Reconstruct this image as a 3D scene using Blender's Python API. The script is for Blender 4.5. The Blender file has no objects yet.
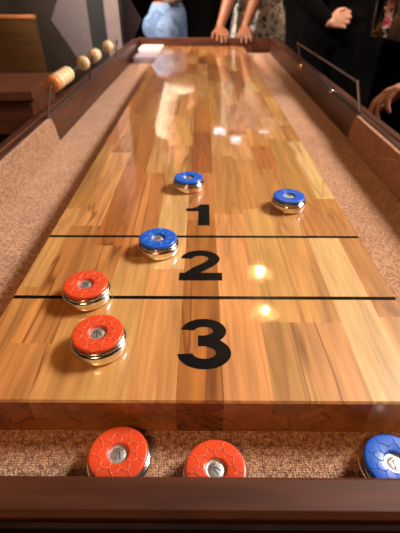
import bpy, bmesh, math, random
from mathutils import Vector, Matrix, Euler
C = bpy.context.scene.collection
SC = bpy.context.scene
R = math.radians
PI = math.pi

# ------------------------------------------------------------------ camera
ZB = 0.85                      # playing surface height
PITCH, YAW, FPX = 36.3, 0.355, 390.0
CAM = Vector((0, 0, ZB + 0.328))
cd = bpy.data.cameras.new('camera')
cam = bpy.data.objects.new('camera', cd); C.objects.link(cam)
cam.location = CAM
cam.rotation_euler = Euler((R(90 - PITCH), 0, R(YAW)), 'XYZ')
cd.sensor_fit = 'HORIZONTAL'; cd.sensor_width = 36.0
cd.lens = FPX / 400 * 36
cd.clip_start = 0.01
cd.dof.use_dof = True; cd.dof.focus_distance = 0.45; cd.dof.aperture_fstop = 9.0
SC.camera = cam
CR = cam.rotation_euler.to_matrix()

def at(px, py, z=None, y=None):
    """point on the plane height z (or depth y) that stands under a direction of view"""
    d = CR @ Vector(((px - 200) / FPX, -(py - 266.5) / FPX, -1))
    t = (z - CAM.z) / d.z if z is not None else (y - CAM.y) / d.y
    return CAM + d * t

# ------------------------------------------------------------------ world, lights, exposure
w = bpy.data.worlds.new('world'); SC.world = w; w.use_nodes = True
w.node_tree.nodes['Background'].inputs[0].default_value = (1.0, 0.62, 0.36, 1)
w.node_tree.nodes['Background'].inputs[1].default_value = 0.10
SC.view_settings.view_transform = 'Standard'
SC.view_settings.look = 'None'
SC.view_settings.exposure = 0.32
SC.view_settings.gamma = 1.0
SC.view_settings.use_curve_mapping = False

def area(name, loc, target, size, power, col, size_y=None, spread=None):
    l = bpy.data.lights.new(name, 'AREA'); l.energy = power; l.color = col
    l.size = size
    if size_y: l.shape = 'RECTANGLE'; l.size_y = size_y
    if spread: l.spread = spread
    o = bpy.data.objects.new(name, l); C.objects.link(o); o.location = loc
    o.rotation_euler = (Vector(target) - Vector(loc)).to_track_quat('-Z', 'Y').to_euler()
    return o
area('skylight_lamp', (1.9, 1.25, 2.68), (0.0, 0.75, ZB), 0.8, 66, (1.0, 0.93, 0.85), 0.8, R(120))
area('warm_fill_light', (-0.5, -0.9, 2.72), (0.0, 0.5, ZB), 0.6, 24, (1.0, 0.50, 0.22), 0.6)  # added warm fill from behind the camera, not a real fixture
area('far_fill_light', (2.1, 2.3, 2.70), (0.2, 2.7, ZB), 0.4, 16, (1.0, 0.66, 0.42), 0.4, R(100))  # added fill for the far end, kept out of the board's reflections
area('corner_fill_light', (-1.0, 2.3, 2.76), (-0.9, 3.3, 1.0), 0.4, 8, (1.0, 0.84, 0.80), 0.4, R(120))  # added fill to brighten the far left wall and column
area('end_fill_light', (-1.9, 1.6, 2.72), (-0.2, 3.1, 1.3), 0.3, 22, (1.0, 0.84, 0.68), 0.3, R(50))  # added narrow fill on the cream sleeve at the far end

# ------------------------------------------------------------------ materials
def nt(name):
    m = bpy.data.materials.new(name); m.use_nodes = True
    n = m.node_tree; b = n.nodes['Principled BSDF']
    return m, n, b
def setin(b, **k):
    for a, v in k.items():
        b.inputs[a.replace('_', ' ')].default_value = v
def N(n, t, **k):
    x = n.nodes.new(t)
    for a, v in k.items(): setattr(x, a, v)
    return x
def c4(c): return (c[0], c[1], c[2], 1)

def simple(name, col, rough=0.5, metal=0.0, noise=0.12, scale=40, bump=0.0, coat=0, emis=None, sx=(1,1,1), spec=0.5):
    m, n, b = nt(name)
    tc = N(n, 'ShaderNodeTexCoord'); mp = N(n, 'ShaderNodeMapping'); mp.inputs['Scale'].default_value = sx
    ns = N(n, 'ShaderNodeTexNoise'); ns.inputs['Scale'].default_value = scale; ns.inputs['Detail'].default_value = 4
    n.links.new(tc.outputs['Object'], mp.inputs[0]); n.links.new(mp.outputs[0], ns.inputs['Vector'])
    rp = N(n, 'ShaderNodeValToRGB')
    rp.color_ramp.elements[0].position = 0.3; rp.color_ramp.elements[1].position = 0.7
    rp.color_ramp.elements[0].color = c4([max(0, x * (1 - noise)) for x in col])
    rp.color_ramp.elements[1].color = c4([min(1, x * (1 + noise)) for x in col])
    n.links.new(ns.outputs['Fac'], rp.inputs[0]); n.links.new(rp.outputs[0], b.inputs['Base Color'])
    setin(b, Roughness=rough, Metallic=metal, Coat_Weight=coat, Specular_IOR_Level=spec)
    if bump:
        bp = N(n, 'ShaderNodeBump'); bp.inputs['Strength'].default_value = bump; bp.inputs['Distance'].default_value = 0.001
        n.links.new(ns.outputs['Fac'], bp.inputs['Height']); n.links.new(bp.outputs[0], b.inputs['Normal'])
    if emis:
        b.inputs['Emission Color'].default_value = c4(emis[0]); b.inputs['Emission Strength'].default_value = emis[1]
    return m

def board_material(name, endgrain=False):
    m, n, b = nt(name); L = n.links.new
    at1 = N(n, 'ShaderNodeAttribute', attribute_name='tone')       # stave colour, alpha = figure strength
    at2 = N(n, 'ShaderNodeAttribute', attribute_name='offset')
    tc = N(n, 'ShaderNodeTexCoord')
    sc = N(n, 'ShaderNodeVectorMath', operation='SCALE'); sc.inputs['Scale'].default_value = 7.0
    L(at2.outputs['Vector'], sc.inputs[0])
    add = N(n, 'ShaderNodeVectorMath', operation='ADD'); L(tc.outputs['Object'], add.inputs[0]); L(sc.outputs[0], add.inputs[1])
    # heartwood veins
    mp = N(n, 'ShaderNodeMapping'); mp.inputs['Scale'].default_value = (20, 1.5, 20) if not endgrain else (16, 16, 22); L(add.outputs[0], mp.inputs[0])
    v = N(n, 'ShaderNodeTexNoise'); v.inputs['Scale'].default_value = 1.0; v.inputs['Detail'].default_value = 2.5; v.inputs['Distortion'].default_value = 0.7; v.inputs['Roughness'].default_value = 0.4
    L(mp.outputs[0], v.inputs['Vector'])
    vr = N(n, 'ShaderNodeValToRGB'); e = vr.color_ramp.elements
    e[0].position = 0.452; e[0].color = (0, 0, 0, 1); e[1].position = 0.474; e[1].color = (0.95, 0.95, 0.95, 1)
    x = e.new(0.482); x.color = (0.24, 0.24, 0.24, 1); x = e.new(0.54); x.color = (0.10, 0.10, 0.10, 1)
    x = e.new(0.60); x.color = (0.45, 0.45, 0.45, 1); x = e.new(0.62); x.color = (0.0, 0.0, 0.0, 1)
    L(v.outputs['Fac'], vr.inputs[0])
    vm = N(n, 'ShaderNodeMath', operation='MULTIPLY'); L(vr.outputs[0], vm.inputs[0]); L(at1.outputs['Alpha'], vm.inputs[1])
    # fine grain
    mp2 = N(n, 'ShaderNodeMapping'); mp2.inputs['Scale'].default_value = (150, 9, 150); L(add.outputs[0], mp2.inputs[0])
    g = N(n, 'ShaderNodeTexNoise'); g.inputs['Scale'].default_value = 1.0; g.inputs['Detail'].default_value = 4; L(mp2.outputs[0], g.inputs['Vector'])
    gr = N(n, 'ShaderNodeMapRange'); gr.inputs['From Min'].default_value = 0.3; gr.inputs['From Max'].default_value = 0.7
    gr.inputs['To Min'].default_value = 0.72; gr.inputs['To Max'].default_value = 1.10; L(g.outputs['Fac'], gr.inputs[0])
    # broad drift
    mp3 = N(n, 'ShaderNodeMapping'); mp3.inputs['Scale'].default_value = (30, 3, 30); L(add.outputs[0], mp3.inputs[0])
    g3 = N(n, 'ShaderNodeTexNoise'); g3.inputs['Scale'].default_value = 1.0; g3.inputs['Detail'].default_value = 2; L(mp3.outputs[0], g3.inputs['Vector'])
    g3r = N(n, 'ShaderNodeMapRange'); g3r.inputs['From Min'].default_value = 0.3; g3r.inputs['From Max'].default_value = 0.7
    g3r.inputs['To Min'].default_value = 0.74; g3r.inputs['To Max'].default_value = 1.12; L(g3.outputs['Fac'], g3r.inputs[0])
    mu = N(n, 'ShaderNodeMath', operation='MULTIPLY'); L(gr.outputs[0], mu.inputs[0]); L(g3r.outputs[0], mu.inputs[1])
    sc2 = N(n, 'ShaderNodeVectorMath', operation='SCALE'); L(at1.outputs['Color'], sc2.inputs[0]); L(mu.outputs[0], sc2.inputs['Scale'])
    mx = N(n, 'ShaderNodeMixRGB'); mx.inputs['Color2'].default_value = (0.15, 0.042, 0.012, 1) if not endgrain else (0.02, 0.006, 0.002, 1)
    L(vm.outputs[0], mx.inputs['Fac']); L(sc2.outputs[0], mx.inputs['Color1']); L(mx.outputs[0], b.inputs['Base Color'])
    setin(b, Roughness=0.42, Coat_Weight=1.0 if not endgrain else 0.35, Coat_Roughness=0.045 if not endgrain else 0.3, Coat_IOR=1.5)
    # the lacquer is very slightly wavy
    wv = N(n, 'ShaderNodeTexNoise'); wv.inputs['Scale'].default_value = 28; wv.inputs['Detail'].default_value = 3; L(tc.outputs['Object'], wv.inputs['Vector'])
    bp = N(n, 'ShaderNodeBump'); bp.inputs['Strength'].default_value = 0.08; bp.inputs['Distance'].default_value = 0.002
    L(wv.outputs['Fac'], bp.inputs['Height']); L(bp.outputs[0], b.inputs['Coat Normal'])
    return m

def carpet_material():
    m, n, b = nt('looped_carpet'); L = n.links.new
    tc = N(n, 'ShaderNodeTexCoord')
    vo = N(n, 'ShaderNodeTexVoronoi'); vo.inputs['Scale'].default_value = 420; vo.inputs['Randomness'].default_value = 0.55
    L(tc.outputs['Object'], vo.inputs['Vector'])
    ns = N(n, 'ShaderNodeTexNoise'); ns.inputs['Scale'].default_value = 190; ns.inputs['Detail'].default_value = 3; L(tc.outputs['Object'], ns.inputs['Vector'])
    n2 = N(n, 'ShaderNodeTexNoise'); n2.inputs['Scale'].default_value = 22; n2.inputs['Detail'].default_value = 3; L(tc.outputs['Object'], n2.inputs['Vector'])
    rp = N(n, 'ShaderNodeValToRGB'); e = rp.color_ramp.elements
    e[0].position = 0.0; e[0].color = (0.98, 0.65, 0.42, 1); e[1].position = 0.70; e[1].color = (0.32, 0.135, 0.06, 1)
    L(vo.outputs['Distance'], rp.inputs[0])
    r2 = N(n, 'ShaderNodeValToRGB'); e = r2.color_ramp.elements
    e[0].position = 0.30; e[0].color = (0.42, 0.33, 0.29, 1); e[1].position = 0.60; e[1].color = (1, 1, 1, 1)
    L(ns.outputs['Fac'], r2.inputs[0])
    r3 = N(n, 'ShaderNodeValToRGB'); e = r3.color_ramp.elements
    e[0].position = 0.3; e[0].color = (0.85, 0.82, 0.78, 1); e[1].position = 0.7; e[1].color = (1.0, 1.0, 1.0, 1)
    L(n2.outputs['Fac'], r3.inputs[0])
    a = N(n, 'ShaderNodeMixRGB', blend_type='MULTIPLY'); a.inputs[0].default_value = 1; L(rp.outputs[0], a.inputs[1]); L(r2.outputs[0], a.inputs[2])
    c = N(n, 'ShaderNodeMixRGB', blend_type='MULTIPLY'); c.inputs[0].default_value = 1; L(a.outputs[0], c.inputs[1]); L(r3.outputs[0], c.inputs[2])
    L(c.outputs[0], b.inputs['Base Color'])
    setin(b, Roughness=0.95, Specular_IOR_Level=0.1, Sheen_Weight=0.35, Sheen_Roughness=0.5)
    b.inputs['Sheen Tint'].default_value = (0.9, 0.75, 0.7, 1)
    ad = N(n, 'ShaderNodeMath', operation='SUBTRACT'); L(ns.outputs['Fac'], ad.inputs[0]); L(vo.outputs['Distance'], ad.inputs[1])
    bp = N(n, 'ShaderNodeBump'); bp.inputs['Strength'].default_value = 0.9; bp.inputs['Distance'].default_value = 0.0016
    L(ad.outputs[0], bp.inputs['Height']); L(bp.outputs[0], b.inputs['Normal'])
    return m

def wood(name, dark, light, scale=(60, 4, 60), rough=0.4, coat=0.3, coat_r=0.25):
    m, n, b = nt(name); L = n.links.new
    tc = N(n, 'ShaderNodeTexCoord'); mp = N(n, 'ShaderNodeMapping'); mp.inputs['Scale'].default_value = scale; L(tc.outputs['Object'], mp.inputs[0])
    ns = N(n, 'ShaderNodeTexNoise'); ns.inputs['Scale'].default_value = 1; ns.inputs['Detail'].default_value = 5; ns.inputs['Distortion'].default_value = 0.4
    L(mp.outputs[0], ns.inputs['Vector'])
    rp = N(n, 'ShaderNodeValToRGB'); e = rp.color_ramp.elements
    e[0].position = 0.32; e[0].color = c4(dark); e[1].position = 0.68; e[1].color = c4(light)
    L(ns.outputs['Fac'], rp.inputs[0]); L(rp.outputs[0], b.inputs['Base Color'])
    setin(b, Roughness=rough, Coat_Weight=coat, Coat_Roughness=coat_r, Specular_IOR_Level=0.3)
    return m

def mottled(name, a, bcol, scale):
    m, n, b = nt(name); L = n.links.new
    tc = N(n, 'ShaderNodeTexCoord')
    ns = N(n, 'ShaderNodeTexNoise'); ns.inputs['Scale'].default_value = scale; ns.inputs['Detail'].default_value = 1; ns.inputs['Distortion'].default_value = 1.2
    L(tc.outputs['Object'], ns.inputs['Vector'])
    rp = N(n, 'ShaderNodeValToRGB'); e = rp.color_ramp.elements
    e[0].position = 0.42; e[0].color = c4(a); e[1].position = 0.5; e[1].color = c4(bcol)
    L(ns.outputs['Fac'], rp.inputs[0]); L(rp.outputs[0], b.inputs['Base Color']); setin(b, Roughness=0.85)
    return m

M = {}
M['board'] = board_material('lacquered_staves')
M['board_end'] = board_material('stave_end_grain', True)
M['carpet'] = carpet_material()
M['walnut'] = wood('dark_walnut', (0.034, 0.010, 0.006), (0.10, 0.033, 0.017), (50, 5, 50), rough=0.45, coat=0.15)
M['walnut_cross'] = wood('dark_walnut_cross', (0.036, 0.010, 0.005), (0.105, 0.031, 0.013), (5, 60, 60), rough=0.55, coat=0.0)
M['black_paint'] = simple('black_print', (0.006, 0.006, 0.007), 0.3, coat=0.35, spec=0.15)
M['front_shade'] = simple('painted_shade_wood', (0.012, 0.005, 0.004), 0.8, noise=0.3, spec=0.05)  # near-black: shade on the near rail's front put into the colour
M['chrome'] = simple('polished_chrome', (0.86, 0.85, 0.84), 0.14, 1.0, 0.04, 120, bump=0.02)
M['silver'] = simple('satin_silver', (0.80, 0.80, 0.82), 0.38, 0.85, 0.25, 300, bump=0.3)
M['steel'] = simple('brushed_steel', (0.42, 0.42, 0.44), 0.3, 1.0)
M['dark_steel'] = simple('dark_steel', (0.16, 0.13, 0.12), 0.35, 0.9)
M['rubber'] = simple('black_band', (0.01, 0.01, 0.012), 0.4)
M['red'] = simple('red_plastic', (0.72, 0.075, 0.022), 0.33, 0, 0.05, 60, coat=0.4)
M['blue'] = simple('blue_plastic', (0.012, 0.11, 0.62), 0.30, 0, 0.08, 60, coat=0.4)
M['red_glint'] = simple('red_painted_glint', (0.78, 0.15, 0.08), 0.35, 0, 0.08, 300, coat=0.3)  # lighter red: light caught by the cap ridges, put into the colour
M['blue_glint'] = simple('blue_painted_glint', (0.06, 0.24, 0.80), 0.3, 0, 0.1, 300, coat=0.3)  # same painted ridge highlight for the blue caps
M['brass'] = simple('brass', (0.85, 0.48, 0.12), 0.2, 1.0)
M['bead_cream'] = wood('pale_bead_wood', (0.62, 0.42, 0.22), (0.80, 0.62, 0.38), (60, 60, 60), 0.45, 0.2)
M['bead_orange'] = wood('orange_bead_wood', (0.50, 0.18, 0.05), (0.66, 0.28, 0.09), (60, 60, 60), 0.45, 0.2)
M['skin'] = simple('skin', (0.50, 0.24, 0.16), 0.5, noise=0.08, scale=25)
M['skin_dark'] = simple('ruddy_skin', (0.27, 0.10, 0.05), 0.5, noise=0.1, scale=25)
M['denim'] = mottled('pale_denim', (0.085, 0.145, 0.28), (0.15, 0.235, 0.40), 14)
M['cream_cloth'] = simple('cream_cloth', (0.88, 0.80, 0.70), 0.85, noise=0.06)
M['black_cloth'] = simple('black_cloth', (0.0025, 0.0025, 0.003), 0.95, noise=0.2, spec=0.03)
M['print_cloth'] = mottled('black_and_white_print', (0.03, 0.035, 0.035), (0.40, 0.38, 0.36), 34)
M['grey_cloth'] = simple('grey_brown_knit', (0.17, 0.12, 0.10), 0.95, noise=0.15, scale=120, bump=0.3)
M['hair_dark'] = simple('dark_hair', (0.03, 0.018, 0.012), 0.5, noise=0.3, sx=(80, 80, 4), scale=1)
M['hair_fair'] = simple('fair_hair', (0.28, 0.16, 0.07), 0.5, noise=0.3, sx=(80, 80, 4), scale=1)
M['eye'] = simple('eye_white', (0.8, 0.8, 0.78), 0.15)
M['iris'] = simple('iris', (0.05, 0.03, 0.02), 0.1)
M['lip'] = simple('lip', (0.45, 0.13, 0.1), 0.45)
M['shoe'] = simple('black_leather', (0.02, 0.018, 0.016), 0.4)
M['nail'] = simple('dark_nail_polish', (0.02, 0.03, 0.03), 0.2)
M['white_card'] = simple('white_card', (0.75, 0.72, 0.72), 0.6, noise=0.04)
M['lilac_card'] = simple('lilac_grey_card', (0.33, 0.28, 0.36), 0.6, noise=0.1)
M['panel_dark'] = simple('dark_taupe_wall_panel', (0.050, 0.036, 0.026), 0.85, noise=0.2, scale=8)
M['panel_light'] = simple('lilac_grey_felt', (0.20, 0.165, 0.175), 0.95, noise=0.12, scale=60)
M['column_grey'] = simple('pinkish_grey_plaster', (0.23, 0.175, 0.175), 0.9, noise=0.08, scale=12)
M['black_wall'] = simple('black_wall_paint', (0.005, 0.005, 0.006), 0.95, noise=0.3, scale=5, spec=0.1)
M['black_column'] = simple('black_column_paint', (0.012, 0.014, 0.017), 0.6)
M['ceil'] = simple('dark_ceiling', (0.03, 0.028, 0.026), 0.95)
M['floor'] = wood('dark_floor_boards', (0.03, 0.017, 0.012), (0.06, 0.035, 0.022), (12, 1.5, 1), 0.5)
M['bench_wood'] = wood('brown_bench_wood', (0.075, 0.032, 0.008), (0.12, 0.053, 0.014), (3, 20, 30), 0.5, 0.1)
M['edge_wood'] = wood('orange_edge_wood', (0.50, 0.17, 0.05), (0.62, 0.24, 0.08), (3, 40, 40), 0.5, 0.1)
M['table_wood'] = wood('reddish_brown_wood', (0.085, 0.026, 0.012), (0.16, 0.055, 0.025), (3, 30, 30), 0.5, 0.1)

def glassmat(name, col, rough=0.02):
    m, n, b = nt(name); setin(b, Roughness=rough, Transmission_Weight=1.0, IOR=1.45); b.inputs['Base Color'].default_value = c4(col); return m
M['glass'] = glassmat('clear_glass', (0.95, 0.95, 0.95))
M['beer'] = glassmat('amber_beer', (0.62, 0.21, 0.02)); M['beer'].node_tree.nodes['Principled BSDF'].inputs['Transmission Weight'].default_value = 0.2
M['foam'] = simple('beer_foam', (0.85, 0.78, 0.62), 0.9)
M['label_print'] = mottled('red_and_white_print', (0.65, 0.03, 0.05), (0.80, 0.74, 0.74), 60)
M['bulb'] = simple('warm_bulb', (1, .8, .5), 0.4, emis=((1.0, 0.60, 0.22), 200))
M['screen'] = simple('lit_window_blind', (0.9, 0.9, 1.0), 0.4, emis=((0.88, 0.78, 1.0), 4.5))
M['thread'] = simple('white_thread', (0.75, 0.6, 0.5), 0.9)

# ------------------------------------------------------------------ mesh helpers
def obj(name, bm, mat, parent=None, loc=None, smooth=False, bevel=0, rot=None, recalc=True):
    me = bpy.data.meshes.new(name)
    if recalc: bmesh.ops.recalc_face_normals(bm, faces=bm.faces[:])
    bm.to_mesh(me); bm.free()
    for m in (mat if isinstance(mat, (list, tuple)) else [mat]): me.materials.append(m)
    o = bpy.data.objects.new(name, me); C.objects.link(o)
    if loc is not None: o.location = loc
    if rot is not None: o.rotation_euler = rot
    if parent: o.parent = parent
    if smooth:
        for p in me.polygons: p.use_smooth = True
    if bevel:
        b = o.modifiers.new('bevel', 'BEVEL'); b.width = bevel; b.segments = 3; b.limit_method = 'ANGLE'
    return o
def thing(name, label, cat, loc=(0, 0, 0), rz=0, group=None):
    o = bpy.data.objects.new(name, None); C.objects.link(o); o.empty_display_size = 0.05
    o.location = loc; o.rotation_euler = (0, 0, rz); o['label'] = label; o['category'] = cat
    if group: o['group'] = group
    return o
def tag(o, label, cat, group=None):
    o['label'] = label; o['category'] = cat
    if group: o['group'] = group
    return o
def struct(o): o['kind'] = 'structure'; return o
def box(bm, x0, x1, y0, y1, z0, z1):
    v = [bm.verts.new((x, y, z)) for z in (z0, z1) for y in (y0, y1) for x in (x0, x1)]
    for f in ((0, 1, 3, 2), (4, 6, 7, 5), (0, 4, 5, 1), (2, 3, 7, 6), (0, 2, 6, 4), (1, 5, 7, 3)):
        bm.faces.new([v[i] for i in f])
    return v
def bx(*a): bm = bmesh.new(); box(bm, *a); return bm
def tube(bm, pts, r, seg=10, cap=True):
    pts = [Vector(p) for p in pts]; rings = []
    prev = None
    for i, p in enumerate(pts):
        if i == 0: d = pts[1] - p
        elif i == len(pts) - 1: d = p - pts[i - 1]
        else: d = (pts[i + 1] - p).normalized() + (p - pts[i - 1]).normalized()
        d.normalize()
        if prev is None:
            u = d.orthogonal().normalized()
        else:
            u = (prev - d * prev.dot(d)).normalized()
        prev = u; v = d.cross(u)
        rr = r[i] if isinstance(r, (list, tuple)) else r
        rings.append([bm.verts.new(p + (u * math.cos(a) + v * math.sin(a)) * rr) for a in [2 * PI * k / seg for k in range(seg)]])
    for a, b in zip(rings, rings[1:]):
        for k in range(seg): bm.faces.new((a[k], a[(k + 1) % seg], b[(k + 1) % seg], b[k]))
    if cap: bm.faces.new(rings[0][::-1]); bm.faces.new(rings[-1])
def lathe(bm, prof, seg=48, cx=0, cy=0, axis='Z'):
    """prof: list of (r, z), r may be 0 at ends"""
    rings = []
    for r, z in prof:
        if r < 1e-6:
            rings.append([bm.verts.new((cx, cy, z) if axis == 'Z' else (cx, z, cy))])
        else:
            rings.append([bm.verts.new((cx + r * math.cos(2 * PI * k / seg), cy + r * math.sin(2 * PI * k / seg), z) if axis == 'Z'
                          else (cx + r * math.cos(2 * PI * k / seg), z, cy + r * math.sin(2 * PI * k / seg))) for k in range(seg)])
    for a, b in zip(rings, rings[1:]):
        for k in range(seg):
            k2 = (k + 1) % seg
            if len(a) == 1 and len(b) == 1: continue
            if len(a) == 1: bm.faces.new((a[0], b[k2], b[k]))
            elif len(b) == 1: bm.faces.new((a[k], a[k2], b[0]))
            else: bm.faces.new((a[k], a[k2], b[k2], b[k]))
def prism(bm, outline, z0, z1):
    a = [bm.verts.new((x, y, z0)) for x, y in outline]; b = [bm.verts.new((x, y, z1)) for x, y in outline]
    n = len(a)
    bm.faces.new(a[::-1]); bm.faces.new(b)
    for i in range(n): bm.faces.new((a[i], a[(i + 1) % n], b[(i + 1) % n], b[i]))

# ------------------------------------------------------------------ room
RX0, RX1, RY0, RY1, RZ = -2.3, 3.0, -1.6, 4.6, 2.8
struct(obj('floor', bx(RX0, RX1, RY0, RY1, -0.05, 0), M['floor']))
struct(obj('ceiling', bx(RX0, RX1, RY0, RY1, RZ, RZ + 0.05), M['ceil']))
struct(obj('wall_left', bx(RX0 - 0.1, RX0, RY0, RY1, 0, RZ), M['panel_dark']))
struct(obj('wall_right', bx(RX1, RX1 + 0.1, RY0, RY1, 0, RZ), M['black_wall']))
struct(obj('wall_back', bx(RX0, RX1, RY0 - 0.1, RY0, 0, RZ), M['panel_dark']))
struct(obj('wall_far', bx(RX0, RX1, RY1, RY1 + 0.1, 0, RZ), M['black_wall']))

# partition with a hexagon felt panel, then a black and a grey column
PY = 3.42
pl = at(35, 30, y=PY).x
struct(obj('wall_partition', bx(RX0, -0.80, PY, PY + 0.10, 0, RZ), M['panel_dark']))
hc = at(97, 20, y=PY)
bm = bmesh.new(); hr = 0.335
v0 = [bm.verts.new((hc.x + hr * math.cos(PI / 3 * k), PY - 0.025, hc.z + hr * math.sin(PI / 3 * k))) for k in range(6)]
v1 = [bm.verts.new((hc.x + hr * math.cos(PI / 3 * k), PY - 0.001, hc.z + hr * math.sin(PI / 3 * k))) for k in range(6)]
bm.faces.new(v0); bm.faces.new(v1[::-1])
for k in range(6): bm.faces.new((v0[k], v0[(k + 1) % 6], v1[(k + 1) % 6], v1[k]))
hx = obj('wall_panel', bm, M['panel_light'], bevel=0.006)
tag(hx, 'large lilac grey felt hexagon on the dark wall behind the left rail', 'wall panel')
xa, xb, xc = at(92, 45, y=3.2).x, at(109, 45, y=3.2).x, at(123, 45, y=3.2).x
struct(obj('trim_1', bx(xa, xb - 0.002, 3.2, 3.36, 0, RZ), M['black_column'], bevel=0.005))
struct(obj('trim_2', bx(xb, xc, 3.18, 3.36, 0, RZ), M['column_grey'], bevel=0.005))

# ------------------------------------------------------------------ the shuffleboard table
T = thing('shuffleboard_table', 'long shuffleboard table with lacquered wooden board, carpeted gutters and dark rails', 'shuffleboard table', (0, 1.45, 0))
TY = 1.45
def P(name, bm, mat, parent=None, **k):       # part of the table, given in world coordinates
    par = parent or T
    bmesh.ops.translate(bm, verts=bm.verts[:], vec=(0, -TY, 0))
    return obj(name, bm, mat, par, **k)
BX0, BX1, BY0, BY1 = -0.242, 0.248, 0.2256, 2.742
ZT, ZG = ZB, ZB - 0.049        # board top, gutter floor
# staves
random.seed(11)
cols = [BX0, -0.216, -0.168, -0.121, -0.073, -0.025, 0.022, 0.070, 0.118, 0.166, 0.214, BX1]
CREAM, TAN, HONEY, ORANGE, RED, BROWN = (.78, .47, .19), (.68, .345, .11), (.58, .26, .07), (.50, .185, .042), (.36, .115, .032), (.28, .09, .03)
fixed = {
    0: [(0.40, HONEY, .5), (0.62, TAN, .3), (0.95, HONEY, .4)],
    1: [(0.30, HONEY, .9), (0.56, HONEY, 1.0), (0.90, TAN, .8)],
    2: [(0.34, TAN, 1.0), (0.50, HONEY, 1.0), (0.85, ORANGE, .9)],
    3: [(0.47, TAN, .35), (0.78, HONEY, 1.0), (1.05, TAN, .3)],
    4: [(0.44, TAN, .15), (0.72, CREAM, .3), (0.95, TAN, .8)],
    5: [(0.58, ORANGE, 1.0), (0.78, HONEY, .8), (1.05, RED, .9)],
    6: [(0.60, TAN, .3), (0.88, HONEY, .3), (1.12, TAN, .4)],
    7: [(0.335, TAN, .9), (0.62, TAN, .5), (0.86, HONEY, .2)],
    8: [(0.335, TAN, .8), (0.64, TAN, .9), (0.80, HONEY, .3)],
    9: [(0.525, CREAM, .05), (0.66, HONEY, .6), (1.0, HONEY, .3)],
    10: [(0.27, CREAM, .1), (0.345, TAN, .1), (0.66, HONEY, .5), (0.98, CREAM, .5)],
}
bm = bmesh.new()
tl = bm.loops.layers.float_color.new('tone'); ol = bm.loops.layers.float_color.new('offset')
def stave(x0, x1, y0, y1, tone, fig, endg=False):
    off = (random.random(), random.random(), random.random(), 1)
    if endg:
        v = [bm.verts.new(q) for q in ((x0, BY0, ZG - 0.006), (x1, BY0, ZG - 0.006), (x1, BY0, ZT - 0.002), (x0, BY0, ZT - 0.002))]
        v2 = [v[3], v[2], bm.verts.new((x1, BY0 + 0.002, ZT)), bm.verts.new((x0, BY0 + 0.002, ZT))]
        fs = [(bm.faces.new(v), 1), (bm.faces.new(v2), 0)]
    else:
        v = [bm.verts.new(q) for q in ((x0, y0, ZT), (x1, y0, ZT), (x1, y1, ZT), (x0, y1, ZT))]
        fs = [(bm.faces.new(v), 0)]
    for f, mi in fs:
        f.material_index = mi
        k = 0.62 if mi == 1 else 1.0          # end grain takes the oil darker
        for l in f.loops:
            l[tl] = (tone[0] * k, tone[1] * k * (0.72 if mi else 1), tone[2] * k * (0.5 if mi else 1), fig); l[ol] = off
for i in range(11):
    x0, x1 = cols[i], cols[i + 1]; y = BY0 + 0.002; first = True
    seq = list(fixed.get(i, []))
    while y < BY1:
        if seq: y1, tone, fig = seq.pop(0)
        else:
            y1 = y + random.uniform(0.13, 0.36)
            tone = random.choice([TAN, HONEY, ORANGE, ORANGE, ORANGE, RED, HONEY, HONEY, TAN]); fig = random.choice([.2, .5, .8, .9])
        if y1 > BY1 - 0.06: y1 = BY1
        tone = tuple(c * random.uniform(.94, 1.06) for c in tone)
        if first:
            st = random.getstate(); stave(x0, x1, y, y1, tone, max(fig, .6), True); random.setstate(st); first = False
        stave(x0, x1, y, y1, tone, fig)
        y = y1
for x in (BX0, BX1):   # sides and far end
    f = bm.faces.new([bm.verts.new(q) for q in ((x, BY0, ZG - 0.006), (x, BY1, ZG - 0.006), (x, BY1, ZT), (x, BY0 + 0.002, ZT), (x, BY0, ZT - 0.002))])
    for l in f.loops: l[tl] = (*HONEY, .6); l[ol] = (.3, .1, .7, 1)
f = bm.faces.new([bm.verts.new(q) for q in ((BX0, BY1, ZG - 0.006), (BX1, BY1, ZG - 0.006), (BX1, BY1, ZT), (BX0, BY1, ZT))]); f.material_index = 1
for l in f.loops: l[tl] = (.2, .07, .02, .6); l[ol] = (.2, .5, .1, 1)
f = bm.faces.new([bm.verts.new(q) for q in ((BX0, BY0, ZG - 0.006), (BX1, BY0, ZG - 0.006), (BX1, BY1, ZG - 0.006), (BX0, BY1, ZG - 0.006))])
for l in f.loops: l[tl] = (*HONEY, .6); l[ol] = (.2, .5, .1, 1)
bmesh.ops.remove_doubles(bm, verts=bm.verts[:], dist=1e-6)
board = P('playing_board', bm, [M['board'], M['board_end']])
board['label'] = 'thick lacquered playing board of honey coloured staves'
for ly in (0.379, 0.5265):
    b2 = P('score_line', bx(BX0 + 0.0005, BX1 - 0.0005, ly - 0.0029, ly + 0.0029, ZT - 0.0005, ZT + 0.0003), M['black_paint'], board)

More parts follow.
